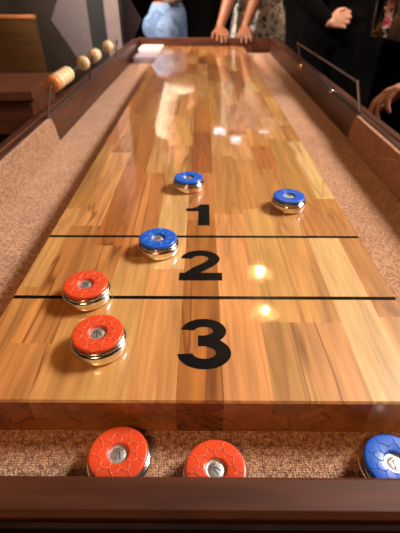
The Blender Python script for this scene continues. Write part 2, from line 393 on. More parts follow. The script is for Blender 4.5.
# numerals, drawn as heavy ribbons
def ribbon(bm, pts, wds):
    """flat ribbon along pts, half widths given, ends cut square"""
    pts = [Vector(p) for p in pts]; L, Rr = [], []
    for i, p in enumerate(pts):
        d = (pts[min(i + 1, len(pts) - 1)] - pts[max(i - 1, 0)]).normalized(); nrm = Vector((-d.y, d.x)); h = wds[i] if isinstance(wds, list) else wds
        L.append(p + nrm * h); Rr.append(p - nrm * h)
    return L, Rr
def glyph(name, parts, cx, cy, wdt, hgt):
    """ink film on the lacquer"""
    bm = bmesh.new()
    for k, (kind, data) in enumerate(parts):
        z = ZT + 0.00025 + 0.00002 * k
        if kind == 'poly': fs = [bm.faces.new([bm.verts.new((cx + (x - .5) * wdt, cy + (y - .5) * hgt, z)) for x, y in data])]
        else:
            Lt, Rt = [[bm.verts.new((cx + (q.x - .5) * wdt, cy + (q.y - .5) * hgt, z)) for q in side] for side in data]
            fs = [bm.faces.new((Lt[i], Rt[i], Rt[i + 1], Lt[i + 1])) for i in range(len(Lt) - 1)]
        for f in fs:
            f.normal_update()
            if f.normal.z < 0: f.normal_flip()
    return P('numeral', bm, M['black_paint'], board, recalc=False)
def arcs(cx, cy, ax, ay, bx_, by_, t0, t1, n=22):
    """band between outer ellipse (ax, ay) and inner ellipse (bx_, by_), in unit glyph space"""
    L, Rr = [], []
    for i in range(n + 1):
        t = R(t0 + (t1 - t0) * i / n)
        L.append(Vector((cx + ax * math.cos(t), cy + ay * math.sin(t)))); Rr.append(Vector((cx + bx_ * math.cos(t), cy + by_ * math.sin(t))))
    return L, Rr
def place(px0, px1, py0, py1):
    a = at((px0 + px1) / 2, py0, z=ZT); b = at((px0 + px1) / 2, py1, z=ZT)
    l = at(px0, (py0 + py1) / 2, z=ZT).x; r = at(px1, (py0 + py1) / 2, z=ZT).x
    return (l + r) / 2, (a.y + b.y) / 2, (r - l), (a.y - b.y)
# 3
cx, cy, gw, gh = place(179, 230.5, 319, 369.5)
three = [('rib', arcs(.48, .735, .455, .265, .19, .088, 174, -78)),
         ('rib', arcs(.49, .30, .51, .30, .225, .112, 78, -174)),
         ('poly', [(.37, .425), (.62, .425), (.62, .64), (.37, .64)])]
n3 = glyph('3', three, cx, cy, gw, gh); n3['label'] = 'black numeral 3'
# 2
cx, cy, gw, gh = place(180, 221.5, 250.5, 280.5)
L, Rr = arcs(.49, .70, .475, .30, .20, .105, 178, -28)
L2, R2 = [Vector(q) for q in [(.86, .50), (.74, .40), (.52, .27), (.41, .17)]], [Vector(q) for q in [(.60, .54), (.50, .46), (.28, .33), (.05, .17)]]
two = [('rib', (L + L2, Rr + R2)), ('poly', [(.0, .0), (1.0, .0), (1.0, .235), (.0, .235)]), ]
two[0] = ('rib', (L + [Vector((.82, .46)), Vector((.64, .34)), Vector((.45, .20))], Rr + [Vector((.60, .58)), Vector((.33, .42)), Vector((.0, .12))]))
n2 = glyph('2', two, cx, cy, gw, gh); n2['label'] = 'black numeral 2'
# 1
cx, cy, gw, gh = place(186, 209.5, 204.5, 225.5)
one = [('poly', [(.52, 0), (1, 0), (1, 1), (.62, 1), (.52, .93)]), ('poly', [(.0, .66), (.52, .66), (.52, .94), (.44, .86), (.28, .81), (.0, .80)])]
n1 = glyph('1', one, cx, cy, gw, gh); n1['label'] = 'black numeral 1'

# carpet gutter
XL, XR, YN, YF = -0.402, 0.418, 0.1435, 2.825
RT = ZB + 0.031
def gutter_bm(x0, x1, y0, y1):
    return bx(x0, x1, y0, y1, ZG - 0.014, ZG)
P('gutter_carpet', gutter_bm(XL - 0.012, BX0 - 0.0005, BY0, YF), M['carpet'])
P('gutter_carpet', gutter_bm(BX1 + 0.0005, XR + 0.012, BY0, YF), M['carpet'])
P('gutter_carpet', gutter_bm(XL - 0.012, XR + 0.012, YN, BY0 - 0.0005), M['carpet'])
P('gutter_carpet', gutter_bm(BX0, BX1, BY1 + 0.0005, YF), M['carpet'])
P('cabinet_bed', bx(XL - 0.04, XR + 0.04, YN - 0.03, YF + 0.03, ZG - 0.075, ZG - 0.0145), M['walnut_cross'])

# rails: wooden profile swept along Y, with a shallow groove in the cap
def rail_bm(x_in, sgn, y0, y1, z_near, z_far, toe=0.0):
    prof = [(0, ZG - 0.16), (0, RT - 0.004), (0.003, RT), (0.016, RT), (0.0185, RT - 0.0025), (0.022, RT - 0.0025), (0.0245, RT), (0.042, RT), (0.046, RT - 0.005), (0.046, ZG - 0.16)]
    bm = bmesh.new(); rings = []
    for y, dz, tt in ((y0, z_near, 0), (1.2, z_near, 0), (y1, z_far, toe)):
        rings.append([bm.verts.new((x_in + sgn * a + tt, y, z + (dz if z > ZB else 0))) for a, z in prof])
    for a, b in zip(rings, rings[1:]):
        for i in range(len(prof)): bm.faces.new((a[i], a[(i + 1) % len(prof)], b[(i + 1) % len(prof)], b[i]))
    bm.faces.new(rings[0]); bm.faces.new(rings[-1][::-1])
    return bm
XWL, XWR = XL - 0.012, XR + 0.010
P('side_rail', rail_bm(XWL, -1, 0.098, 2.871, 0, -0.004, 0.012), M['walnut'])
P('side_rail', rail_bm(XWR, 1, 0.098, 2.871, 0, 0, 0), M['walnut'])
P('end_rail', bx(XWL + 0.001, XWR - 0.001, YF, YF + 0.046, ZG - 0.16, RT + 0.002), M['walnut_cross'], bevel=0.003)
NR = RT - 0.003
bm = bmesh.new()
pr = [(YN, ZG - 0.16), (YN, NR - 0.003), (YN - 0.003, NR), (YN - 0.024, NR), (YN - 0.028, NR - 0.004), (YN - 0.030, NR - 0.05), (YN - 0.030, ZG - 0.16)]
ra = [bm.verts.new((XWL + 0.001, a, z)) for a, z in pr]; rb = [bm.verts.new((XWR - 0.001, a, z)) for a, z in pr]
for i in range(len(pr)): bm.faces.new((ra[i], ra[(i + 1) % len(pr)], rb[(i + 1) % len(pr)], rb[i]))
bm.faces.new(ra); bm.faces.new(rb[::-1])
P('end_rail', bm, M['walnut_cross'])
P('shade_strip', bx(XWL + 0.002, XWR - 0.002, YN - 0.034, YN - 0.0302, ZG - 0.16, NR - 0.006), M['front_shade'])  # added dark strip, stands for the shade on the rail's front face
# carpeted pads on the near half of the side walls, with a sloping end
def pad(x_in, sgn, yend):
    th = 0.011; bm = bmesh.new(); o = [(YN + .001, ZG), (yend + 0.012, ZG), (yend + 0.012, ZG + 0.012), (yend - 0.006, RT - 0.012), (yend - 0.018, RT), (YN + .001, RT)]
    prism_pts = []
    a = [bm.verts.new((x_in, y, z)) for y, z in o]; b = [bm.verts.new((x_in + sgn * th, y, z)) for y, z in o]
    bm.faces.new(a[::-1]); bm.faces.new(b)
    for i in range(len(o)): bm.faces.new((a[i], a[(i + 1) % len(o)], b[(i + 1) % len(o)], b[i]))
    return bm
P('side_pad', pad(XWL + 0.0005, 1, 1.085), M['carpet'], bevel=0.002)
P('side_pad', pad(XWR - 0.0005, -1, 1.115), M['carpet'], bevel=0.002)
# body and legs
P('apron', bx(XWL + 0.03, XWR - 0.03, 0.20, 2.78, ZG - 0.22, ZG - 0.0755), M['walnut_cross'])
for lx in (XWL + 0.05, XWR - 0.13):
    for ly in (0.35, 2.45):
        bm = bx(lx, lx + 0.08, ly, ly + 0.08, 0, ZG - 0.2205)
        P('leg', bm, M['walnut'], bevel=0.006)
        
# bead scorers: a bent wire frame on each side rail
def frame(nx, ny, fx, fy, tx, tfx, zt, mid=None):
    base = RT + 0.0005
    fr = P('scorer_frame', (lambda b: (tube(b, [(nx, ny, base + .004), (fx, fy, base + .004)], 0.0032, 8), b)[1])(bmesh.new()), M['dark_steel'])
    bm = bmesh.new(); tube(bm, [(tx, ny, zt), (tfx, fy, zt)], 0.0030, 8); P('rod', bm, M['dark_steel'], fr)
    posts = [(nx, ny, tx), (fx, fy, tfx)]
    if mid: t = (mid - ny) / (fy - ny); posts.append((nx + (fx - nx) * t, mid, tx + (tfx - tx) * t))
    for k, (a, yy, b) in enumerate(posts):
        bm = bmesh.new(); tube(bm, [(a, yy, base), (b, yy, zt + 0.003)], 0.0032, 8); P('post', bm, M['steel'] if k == 0 else M['dark_steel'], fr)
        bm = bmesh.new(); tube(bm, [(a, yy, base - .0004), (a, yy, base + 0.003)], [0.009, 0.008], 16); P('flange', bm, M['dark_steel'], fr)
    return fr
zt = ZB + 0.111
lp, lt = at(49.5, 118, z=RT), at(50, 86, z=zt)
frame(lp.x - .004, lp.y, -0.405, 2.02, lt.x, -0.385, zt, 1.53)['label'] = 'left wire frame carrying wooden counting beads'
rp_, rt_ = at(360, 113, z=RT), at(358, 82, z=zt)
frr = at(290, 43, z=zt)
frame(rp_.x, rp_.y, 0.432, frr.y, rt_.x, 0.405, zt)['label'] = 'right wire frame with an empty upper rod'
# brass catch and chrome knob on the right rail
k1 = at(294, 66, z=RT); bm = bmesh.new()
P('catch', bx(XWR - 0.006, XWR - 0.0005, k1.y - 0.012, k1.y + 0.012, RT - 0.018, RT - 0.002), M['brass'], bevel=0.002)
bm = bmesh.new(); bmesh.ops.create_uvsphere(bm, u_segments=16, v_segments=10, radius=0.010); bmesh.ops.translate(bm, verts=bm.verts[:], vec=(XWR - 0.012, k1.y, RT - 0.004)); P('knob', bm, M['brass'], smooth=True)
k2 = at(324, 92, z=RT); bm = bmesh.new(); bmesh.ops.create_uvsphere(bm, u_segments=16, v_segments=10, radius=0.007); bmesh.ops.translate(bm, verts=bm.verts[:], vec=(XWR - 0.004, k2.y, RT + 0.002)); P('knob', bm, M['chrome'], smooth=True)['label'] = 'small chrome knob'

# counting beads (each slides on its own)
def bead(y, mat, label):
    t = (y - lp.y) / (2.02 - lp.y); x = lt.x + (-0.385 - lt.x) * t
    r0, r, h = 0.0034, 0.0205, 0.0135
    bm = bmesh.new(); lathe(bm, [(r0, -h), (r * .72, -h), (r * .93, -h * .72), (r, -h * .25), (r, h * .25), (r * .93, h * .72), (r * .72, h), (r0, h), (r0, -h)], 28, axis='Y')
    o = obj('counting_bead', bm, mat, smooth=True, loc=(x, y, zt)); tag(o, label, 'bead', 'wooden counting beads on the left rod'); return o
yb = 1.098
names = ['orange end bead nearest the camera on the left rod', 'second cream bead from the near end, behind the orange bead', 'middle cream bead of the near cluster of five',
         'fourth bead from the near end in the cluster of five', 'last cream bead of the near cluster of five']
for k in range(5): bead(yb + k * 0.030, M['bead_orange'] if k == 0 else M['bead_cream'], names[k])
bead(1.405, M['bead_cream'], 'single cream bead alone between the near cluster and the far pairs')
bead(1.555, M['bead_cream'], 'cream bead on the left rod, nearer of the middle pair'); bead(1.583, M['bead_cream'], 'cream bead on the left rod, farther of the middle pair')
bead(1.785, M['bead_cream'], 'cream bead on the left rod, nearer of the farthest pair'); bead(1.813, M['bead_cream'], 'cream bead on the left rod, very farthest of all')

# ------------------------------------------------------------------ pucks
def puck_parts(capmat, edgemat, root):
    b = bmesh.new()
    lathe(b, [(0.0, 0.0005), (0.0275, 0.0), (0.0292, 0.0008), (0.0299, 0.0022), (0.0301, 0.0030), (0.0301, 0.0112), (0.0298, 0.0124), (0.0288, 0.0134), (0.0278, 0.0138), (0.0262, 0.0142), (0.0258, 0.0150)], 56)
    lathe(b, [(0.0258, 0.0150), (0.0258, 0.0158), (0.0281, 0.0160), (0.0284, 0.0166), (0.0281, 0.0172), (0.0120, 0.0174), (0.0, 0.0174)], 56)
    body = obj('weight', b, M['chrome'], root, smooth=True); body['label'] = 'polished chrome weight'
    b = bmesh.new(); lathe(b, [(0.0260, 0.0141), (0.0266, 0.0145), (0.0266, 0.0157), (0.0260, 0.0160)], 48)
    obj('band', b, M['rubber'], root, smooth=True)
    # cap: ring with domed top and raised shell pattern
    b = bmesh.new()
    ri, ro = 0.0096, 0.0277
    prof = [(ri, 0.0175), (ro - .0008, 0.0175), (ro, 0.0182), (ro, 0.0206), (ro - .0004, 0.0216), (ro - .0012, 0.0222), (ro - .0022, 0.0224), (ri + .0018, 0.0224), (ri + .0007, 0.0221), (ri + .0002, 0.0214), (ri, 0.0206), (ri, 0.0175)]
    lathe(b, prof, 56)
    def q(r, a): return Vector((r * math.cos(a), r * math.sin(a), 0.0225))
    cap = obj('cap', b, capmat, root, smooth=True); b = bmesh.new()
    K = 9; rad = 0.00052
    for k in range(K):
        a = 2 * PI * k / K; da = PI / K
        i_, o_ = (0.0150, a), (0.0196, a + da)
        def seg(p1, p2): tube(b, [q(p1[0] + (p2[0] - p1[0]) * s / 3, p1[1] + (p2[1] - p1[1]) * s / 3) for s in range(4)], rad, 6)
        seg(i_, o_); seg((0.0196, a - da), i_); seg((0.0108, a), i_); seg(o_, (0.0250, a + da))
    obj('shell_pattern', b, edgemat, cap, smooth=True)  # ridges carry their highlight as a lighter colour
    # centre medallion: shallow chrome cup with a raised hub and an oval stamp
    b = bmesh.new(); lathe(b, [(0.0095, 0.0176), (0.0095, 0.0196), (0.0088, 0.0196), (0.0080, 0.0190), (0.0070, 0.0194), (0.0040, 0.0199), (0, 0.0201)], 32)
    hub = obj('hub', b, M['silver'], root, smooth=True)
    b = bmesh.new()
    for s in (-1, 1): tube(b, [(s * 0.0022, -0.0045, 0.0198), (s * 0.0006, 0.003, 0.0201)], 0.0005, 6)
    tube(b, [(-0.0045, 0.0035, 0.0196), (0.0, 0.0052, 0.0197), (0.0045, 0.0035, 0.0196)], 0.00045, 6)
    obj('stamped_mark', b, M['rubber'], hub)
def dup(root, loc, rz, label):
    r = root.copy(); C.objects.link(r); r.location = loc; r.rotation_euler = (0, 0, rz); r['label'] = label
    for ch in list(root.children):
        c = ch.copy(); C.objects.link(c); c.parent = r
        for g in list(ch.children):
            d = g.copy(); C.objects.link(d); d.parent = c
    return r
def pk(px, py, zbase):
    p = at(px, py, z=zbase + 0.0226); return (p.x, p.y, zbase + 0.0005)
EPS = 0.0
red0 = thing('puck', 'red puck standing across the line between zones 2 and 3', 'puck', pk(85.4, 283.2, ZT), 0.2, 'red shuffleboard pucks')
puck_parts(M['red'], M['red_glint'], red0)
dup(red0, pk(97.5, 331.8, ZT), 0.55, 'red puck wholly inside zone 3, left of the numeral 3')
dup(red0, pk(118, 453, ZG), 0.1, 'red puck lying in the near gutter toward the left')
g2 = pk(216, 470.5, ZG)
g2 = (g2[0], g2[1] + 0.0022, g2[2])
dup(red0, g2, 0.9, 'red puck against the near rail in the middle of the gutter')
blue0 = thing('puck', 'blue puck sitting on the line between zones 1 and 2', 'puck', pk(158, 237.3, ZT), 0.4, 'blue shuffleboard pucks')
puck_parts(M['blue'], M['blue_glint'], blue0)
dup(blue0, pk(289.3, 195.3, ZT), 0.0, 'blue puck on the board near the right gutter')
dup(blue0, pk(188.3, 176.8, ZT), 0.7, 'blue puck just above the numeral 1, farthest from the camera')
dup(blue0, pk(396, 462, ZG), 0.25, 'blue puck lying in the near gutter at the right')

# stray thread on the right pad
p = [at(379, 166, y=0.835), at(381, 160, y=0.85), at(386, 156, y=0.86), at(393, 150, y=0.86)]
bm = bmesh.new(); xx = XWR - 0.0005 - 0.011 - 0.0008
tube(bm, [(xx, 0.885, ZB - 0.012), (xx, 0.875, ZB - 0.004), (xx, 0.855, ZB + 0.002), (xx, 0.83, ZB + 0.012), (xx, 0.81, ZB + 0.016)], 0.0006, 6)
tag(obj('thread', bm, M['thread']), 'loose pale thread stuck to the carpet pad on the right wall', 'thread')

# flat boxes in the far end of the left gutter
def flat_box(x0, x1, y0, y1, z0, z1, mat, label, rz=0):
    cx, cy = (x0 + x1) / 2, (y0 + y1) / 2
    t = thing('flat_box', label, 'box', (cx, cy, z0), rz)
    w_, d_, h_ = (x1 - x0) / 2, (y1 - y0) / 2, z1 - z0
    obj('tray', bx(-w_ + .002, w_ - .002, -d_ + .002, d_ - .002, 0, h_ * .6), mat, t)
    obj('lid', bx(-w_, w_, -d_, d_, h_ * .45, h_), mat, t, bevel=0.002)
flat_box(-0.385, -0.250, 2.42, 2.585, ZG + .0005, ZG + 0.034, M['lilac_card'], 'lilac grey flat box in the far left gutter, nearer of the two')
flat_box(-0.380, -0.246, 2.60, 2.80, ZG + .0005, ZG + 0.050, M['white_card'], 'white flat box in the far left gutter, behind the lilac grey one')

# ------------------------------------------------------------------ furniture on the left
# wooden bench, its back toward us
bxr = at(41, 50, y=3.0).x; z_top = at(20, 15, y=3.0).z; z_bot = at(20, 72, y=3.0).z
bt = thing('bench', 'brown wooden bench with a high plank back beside the dark wall', 'bench', ((bxr - 2.25) / 2, 3.1, 0))
ox, oy = bt.location.x, bt.location.y
def bb(x0, x1, y0, y1, z0, z1): return bx(x0 - ox, x1 - ox, y0 - oy, y1 - oy, z0, z1)
obj('backrest', bb(-2.25, bxr, 3.0, 3.03, z_bot, z_top - 0.02), M['bench_wood'], bt)
obj('top_rail', bb(-2.25, bxr, 2.995, 3.04, z_top - 0.02, z_top), M['edge_wood'], bt, bevel=0.003)
obj('seat', bb(-2.25, bxr, 3.032, 3.40, 0.42, 0.46), M['bench_wood'], bt)
for lx in (-2.2, bxr - 0.08):
    obj('leg', bb(lx, lx + 0.06, 3.0305, 3.075, 0, 0.4195), M['bench_wood'], bt)
    obj('leg', bb(lx, lx + 0.06, 3.33, 3.38, 0, 0.4195), M['bench_wood'], bt)
    obj('backrest_post', bb(lx, lx + 0.06, 3.0305, 3.07, 0.4605, z_top - 0.03), M['bench_wood'], bt)
# side table, reddish brown
tc_ = at(20, 86, y=2.0)
rz = R(4)
st_ = thing('side_table', 'reddish brown wooden table with deep apron left of the shuffleboard table', 'table', (-1.38, 1.98, 0), rz)
obj('tabletop', bx(-0.62, 0.62, -0.20, 0.24, 0.745, 0.785), M['table_wood'], st_, bevel=0.003)
obj('apron', bx(-0.60, 0.60, -0.185, 0.22, 0.60, 0.7445), M['table_wood'], st_)
for sx_ in (-0.58, -0.2, 0.16, 0.51):
    for sy_ in (-0.17, 0.14): obj('leg', bx(sx_, sx_ + 0.06, sy_, sy_ + 0.06, 0, 0.5995), M['table_wood'], st_)

# ------------------------------------------------------------------ people
def capsule(bm, a, b, ra, rb, sx=1.0, seg=14):
    a, b = Vector(a), Vector(b); d = b - a; Ln = max(d.length, 1e-5); q = d.to_track_quat('Z', 'X').to_matrix().to_4x4()
    rings = []
    prof = []
    for i in range(5): t = PI / 2 * i / 5; prof.append((ra * math.sin(t), -ra * math.cos(t)))
    prof.append((ra, 0)); prof.append((rb, Ln))
    for i in range(1, 6): t = PI / 2 * i / 5; prof.append((rb * math.cos(t), Ln + rb * math.sin(t)))
    mt = Matrix.Translation(a) @ q
    for r, z in prof:
        if r < 1e-6: rings.append([bm.verts.new(mt @ Vector((0, 0, z)))])
        else: rings.append([bm.verts.new(mt @ Vector((r * math.cos(2 * PI * k / seg), r * math.sin(2 * PI * k / seg), z))) for k in range(seg)])
    rings[-1:] = [[bm.verts.new(mt @ Vector((0, 0, Ln + rb)))]] if len(rings[-1]) > 1 else rings[-1:]
    for x, y in zip(rings, rings[1:]):
        for k in range(seg):
            k2 = (k + 1) % seg
            if len(x) == 1: bm.faces.new((x[0], y[k2], y[k]))
            elif len(y) == 1: bm.faces.new((x[k], x[k2], y[0]))
            else: bm.faces.new((x[k], x[k2], y[k2], y[k]))
def ell(bm, c, r, rot=None):
    m = Matrix.Translation(Vector(c)) @ (rot.to_4x4() if rot else Matrix()) @ Matrix.Diagonal((r[0], r[1], r[2], 1))
    bmesh.ops.create_uvsphere(bm, u_segments=20, v_segments=14, radius=1.0, matrix=m)
def chain(bm, pts, rad):
    for i in range(len(pts) - 1): capsule(bm, pts[i], pts[i + 1], rad[i], rad[i + 1])
def remesh(name, bm, mat, parent, voxel, it=4):
    bmesh.ops.recalc_face_normals(bm, faces=bm.faces[:])
    me = bpy.data.meshes.new('tmp'); bm.to_mesh(me); bm.free()
    o = bpy.data.objects.new('tmp', me); C.objects.link(o)
    r = o.modifiers.new('r', 'REMESH'); r.mode = 'VOXEL'; r.voxel_size = voxel; r.use_smooth_shade = True
    s = o.modifiers.new('s', 'SMOOTH'); s.iterations = it; s.factor = 0.5
    dg = bpy.context.evaluated_depsgraph_get(); dg.update()
    m2 = bpy.data.meshes.new_from_object(o.evaluated_get(dg)); m2.name = name
    bpy.data.objects.remove(o); bpy.data.meshes.remove(me)
    m2.materials.clear(); m2.materials.append(mat)
    for p in m2.polygons: p.use_smooth = True
    o = bpy.data.objects.new(name, m2); C.objects.link(o); o.parent = parent
    return o
def hand(bm, wrist, d, nrm, thumb_side, curl=(18, 25, 18), spread=1.0, s=1.0, nails=None):
    """d: wrist to knuckles, nrm: the way the palm looks, thumb_side: +1/-1 along d x nrm"""
    w_ = Vector(wrist); d = Vector(d).normalized(); n_ = Vector(nrm); n_ = (n_ - d * n_.dot(d)).normalized(); sd = d.cross(n_) * thumb_side
    k = []
    for i, (off, ln) in enumerate(((0.033, 0.083), (0.011, 0.088), (-0.011, 0.083), (-0.031, 0.073))):
        kp = w_ + (d * ln + sd * off) * s
        capsule(bm, w_ + sd * off * 0.45 * s + d * 0.012 * s, kp, 0.0135 * s, 0.0105 * s); k.append(kp)
    ell(bm, w_ + d * 0.045 * s, (0.036 * s, 0.014 * s, 0.045 * s), Matrix((sd, n_, d)).transposed())
    Ls = ((0.042, 0.025, 0.019), (0.047, 0.029, 0.020), (0.043, 0.027, 0.019), (0.033, 0.020, 0.017))
    for i in range(4):
        p = k[i]; sp = R((1.5 - i) * 5 * spread); ang = 0.0
        base = (d * math.cos(sp) + sd * math.sin(sp)).normalized(); rr = (0.0092, 0.0085, 0.0078, 0.0068)
        for j in range(3):
            ang += R(curl[j] * (1 + 0.12 * (i - 1)))
            q = p + (base * math.cos(ang) + n_ * math.sin(ang)) * Ls[i][j] * s
            capsule(bm, p, q, rr[j] * s, rr[j + 1] * s); p0, p = p, q
        if nails is not None: nails.append((p, (p - p0).normalized(), (-n_ * math.cos(ang) + base * math.sin(ang))))
    a = w_ + (d * 0.018 + sd * 0.020 + n_ * 0.006) * s
    b = w_ + (d * 0.050 + sd * 0.050 + n_ * 0.022) * s
    c = w_ + (d * 0.080 + sd * 0.056 + n_ * 0.036) * s
    e = w_ + (d * 0.102 + sd * 0.050 + n_ * 0.046) * s
    chain(bm, [a, b, c, e], [0.016 * s, 0.0115 * s, 0.0098 * s, 0.0080 * s])

def person(label, loc, rz, arms, top, bottom, skin, hair, sleeve='long', scale=1.0, dress=False, lean=0.0, crop=False, sleeve_mat=None, voxel=0.0052, long_hair=False):
    """local frame: looks toward -Y. arms: for each side (+1 = +X) world points elbow, wrist, hand direction, palm normal, curl"""
    t = thing('person', label, 'person', loc, rz); t.scale = (scale,) * 3
    inv = (Matrix.Translation(Vector(loc)) @ Matrix.Rotation(rz, 4, 'Z') @ Matrix.Scale(scale, 4)).inverted(); inv3 = inv.to_3x3()
    bm = bmesh.new(); ly = -lean
    hip = 0.95
    ell(bm, (0, 0, 0.96), (0.160, 0.112, 0.125)); ell(bm, (0, ly * .3, 1.10), (0.132, 0.092, 0.14)); ell(bm, (0, ly * .8, 1.30), (0.160, 0.110, 0.175)); capsule(bm, (-.13, ly, 1.40), (.13, ly, 1.40), 0.058, 0.058)
    for s in (-1, 1):
        ell(bm, (s * .065, .055, .92), (.085, .085, .095))
        chain(bm, [(s * .088, 0, .92), (s * .095, -.015, .70), (s * .10, -.01, .50), (s * .10, .02, .34), (s * .10, .03, .09)], [.092, .075, .056, .052, .036])
        chain(bm, [(s * .10, .04, .045), (s * .105, -.06, .04), (s * .115, -.14, .028)], [.036, .036, .024])
    chain(bm, [(0, ly, 1.42), (0, ly * 1.1 - .005, 1.54)], [.062, .052])
    hy = ly * 1.2
    ell(bm, (0, hy, 1.655), (.075, .094, .112)); ell(bm, (0, hy - .02, 1.60), (.058, .070, .062)); ell(bm, (0, hy - .068, 1.557), (.024, .018, .016))
    chain(bm, [(0, hy - .088, 1.66), (0, hy - .108, 1.622)], [.008, .013]); ell(bm, (0, hy - .082, 1.587), (.024, .010, .010))
    for s in (-1, 1):
        ell(bm, (s * .077, hy + .004, 1.640), (.009, .018, .031)); ell(bm, (s * .014, hy - .098, 1.620), (.009, .009, .007)); ell(bm, (s * .03, hy - .085, 1.678), (.024, .009, .007)); ell(bm, (s * .042, hy - .066, 1.625), (.022, .02, .018))
    nails = []; sl = bmesh.new(); arm_pts = {}
    for s in (-1, 1):
        a = arms[s]; sh = Vector((s * .178, ly, 1.405)); el = inv @ Vector(a['elbow']); wr = inv @ Vector(a['wrist'])
        chain(bm, [sh, sh.lerp(el, .5), el, el.lerp(wr, .35), wr], [.056, .046, .040, .040, .026])
        hand(bm, wr, inv3 @ Vector(a['dir']), inv3 @ Vector(a['palm']), a.get('thumb', 1), a.get('curl', (18, 25, 18)), a.get('spread', 1.0), nails=nails if a.get('nails') else None)
        arm_pts[s] = (sh, el, wr)
    remesh('body', bm, skin, t, voxel, 3)
    for s in (-1, 1):
        bm = bmesh.new(); ell(bm, (s * .030, hy - .0865, 1.652), (.0125, .0105, .0105)); e = obj('eye', bm, M['eye'], t, smooth=True)
        bm = bmesh.new(); ell(bm, (s * .030, hy - .0955, 1.652), (.0055, .003, .0055)); obj('iris', bm, M['iris'], e, smooth=True)
    bm = bmesh.new(); ell(bm, (0, hy - .0915, 1.590), (.022, .0045, .0032)); ell(bm, (0, hy - .090, 1.583), (.017, .005, .004)); obj('lips', bm, M['lip'], t, smooth=True)
    bm = bmesh.new(); ell(bm, (0, hy + .018, 1.685), (.086, .098, .098))
    if long_hair: chain(bm, [(0, hy + .06, 1.68), (0, hy + .085, 1.55), (0, hy + .10, 1.42)], [.08, .075, .055])
    else: ell(bm, (0, hy + .045, 1.64), (.078, .07, .085))
    remesh('hair', bm, hair, t, 0.009, 2)
    # clothing
    g = 0.012
    bm = bmesh.new()
    ell(bm, (0, ly * .3, 1.13 if crop else 1.09), (.150, .108, .12 if crop else .16)); ell(bm, (0, ly * .8, 1.30), (.160 + g, .110 + g, .175)); (None if crop else ell(bm, (0, 0, 1.0), (.165 + g, .115 + g, .10))); capsule(bm, (-.13, ly, 1.395), (.13, ly, 1.395), 0.058 + g, 0.058 + g)
    if dress:
        chain(bm, [(-.05, 0, .95), (-.07, 0, .62)], [.135, .15]); chain(bm, [(.05, 0, .95), (.07, 0, .62)], [.135, .15])
    smat = sleeve_mat or top
    for s in (-1, 1):
        sh, el, wr = arm_pts[s]
        sb = bm if sleeve_mat is None else bmesh.new()
        if sleeve == 'long': chain(sb, [sh, sh.lerp(el, .5), el, el.lerp(wr, .4), el.lerp(wr, .90)], [.066, .058, .053, .050, .038])
        elif sleeve == 'half': chain(sb, [sh, sh.lerp(el, .5), el, el.lerp(wr, .15)], [.066, .060, .055, .052])
        if sleeve_mat is not None: remesh('sleeve', sb, smat, t, 0.008, 2)
    remesh('top' if not dress else 'dress', bm, top, t, 0.008, 2)
    if not dress:
        bm = bmesh.new(); ell(bm, (0, 0, .975), (.160 + g * .8, .112 + g * .8, .125))
        capsule(bm, (-.075, 0, .885), (.075, 0, .885), .10, .10)
        for s in (-1, 1):
            ell(bm, (s * .065, .055, .92), (.085 + g, .085 + g, .095))
            chain(bm, [(s * .088, 0, .92), (s * .095, -.015, .70), (s * .10, -.01, .50), (s * .10, .02, .34), (s * .10, .03, .10)], [.104, .088, .070, .066, .060])
        remesh('trousers', bm, bottom, t, 0.008, 2)
    for s in (-1, 1):
        bm = bmesh.new(); chain(bm, [(s * .10, .045, .050), (s * .105, -.06, .047), (s * .118, -.15, .036)], [.045, .045, .034])
        bmesh.ops.bisect_plane(bm, geom=bm.verts[:] + bm.edges[:] + bm.faces[:], plane_co=(0, 0, 0.002), plane_no=(0, 0, -1), clear_outer=True)
        obj('shoe', bm, M['shoe'], t, smooth=True)
    if nails:
        for (p, d, up) in nails:
            bm = bmesh.new(); ell(bm, p + d * 0.001 + up * 0.0052, (0.0048, 0.0022, 0.0075), Matrix((d.cross(up), up, d)).transposed()); obj('fingernail', bm, M['nail'], t, smooth=True)
    return t

# person in pale jeans at the far end, side on, looking to the right
A = dict
p1 = at(168, 30, y=3.08)
person('person in pale blue jeans and cream sleeves standing side-on at the far end', (p1.x, 3.10, 0), R(74),
       {-1: A(elbow=(p1.x + .02, 2.94, 1.12), wrist=(p1.x + .165, 2.96, 1.13), dir=(.2, .3, 1), palm=(-1, 0, 0), thumb=1, curl=(40, 50, 30)),
        1: A(elbow=(p1.x - .06, 3.33, 1.14), wrist=(p1.x + .10, 3.30, 1.13), dir=(1, -.3, .3), palm=(0, -1, 0), thumb=-1, curl=(40, 50, 30))},
       M['black_cloth'], M['denim'], M['skin'], M['hair_dark'], 'long', 1.0, sleeve_mat=M['cream_cloth'], crop=True)
# person in printed dress leaning on the far rail
p2 = at(256, 20, y=3.12)
zr = RT + 0.017
person('person in black and white printed dress leaning both hands on the far rail', (p2.x + .02, 3.16, 0), R(0),
       {-1: A(elbow=(p2.x - .17, 3.02, 1.14), wrist=(at(220, 24, y=2.93).x, 2.955, zr + .030), dir=(0.15, -1, -.15), palm=(0, -.15, -1), thumb=-1, curl=(14, 18, 14)),
        1: A(elbow=(p2.x + .00, 2.97, 1.16), wrist=(at(245, 30, y=2.93).x, 2.955, zr + .030), dir=(-0.1, -1, -.15), palm=(0, -.15, -1), thumb=1, curl=(14, 18, 14))},
       M['print_cloth'], None, M['skin_dark'], M['hair_fair'], 'half', 1.0, dress=True, lean=0.10, long_hair=True)
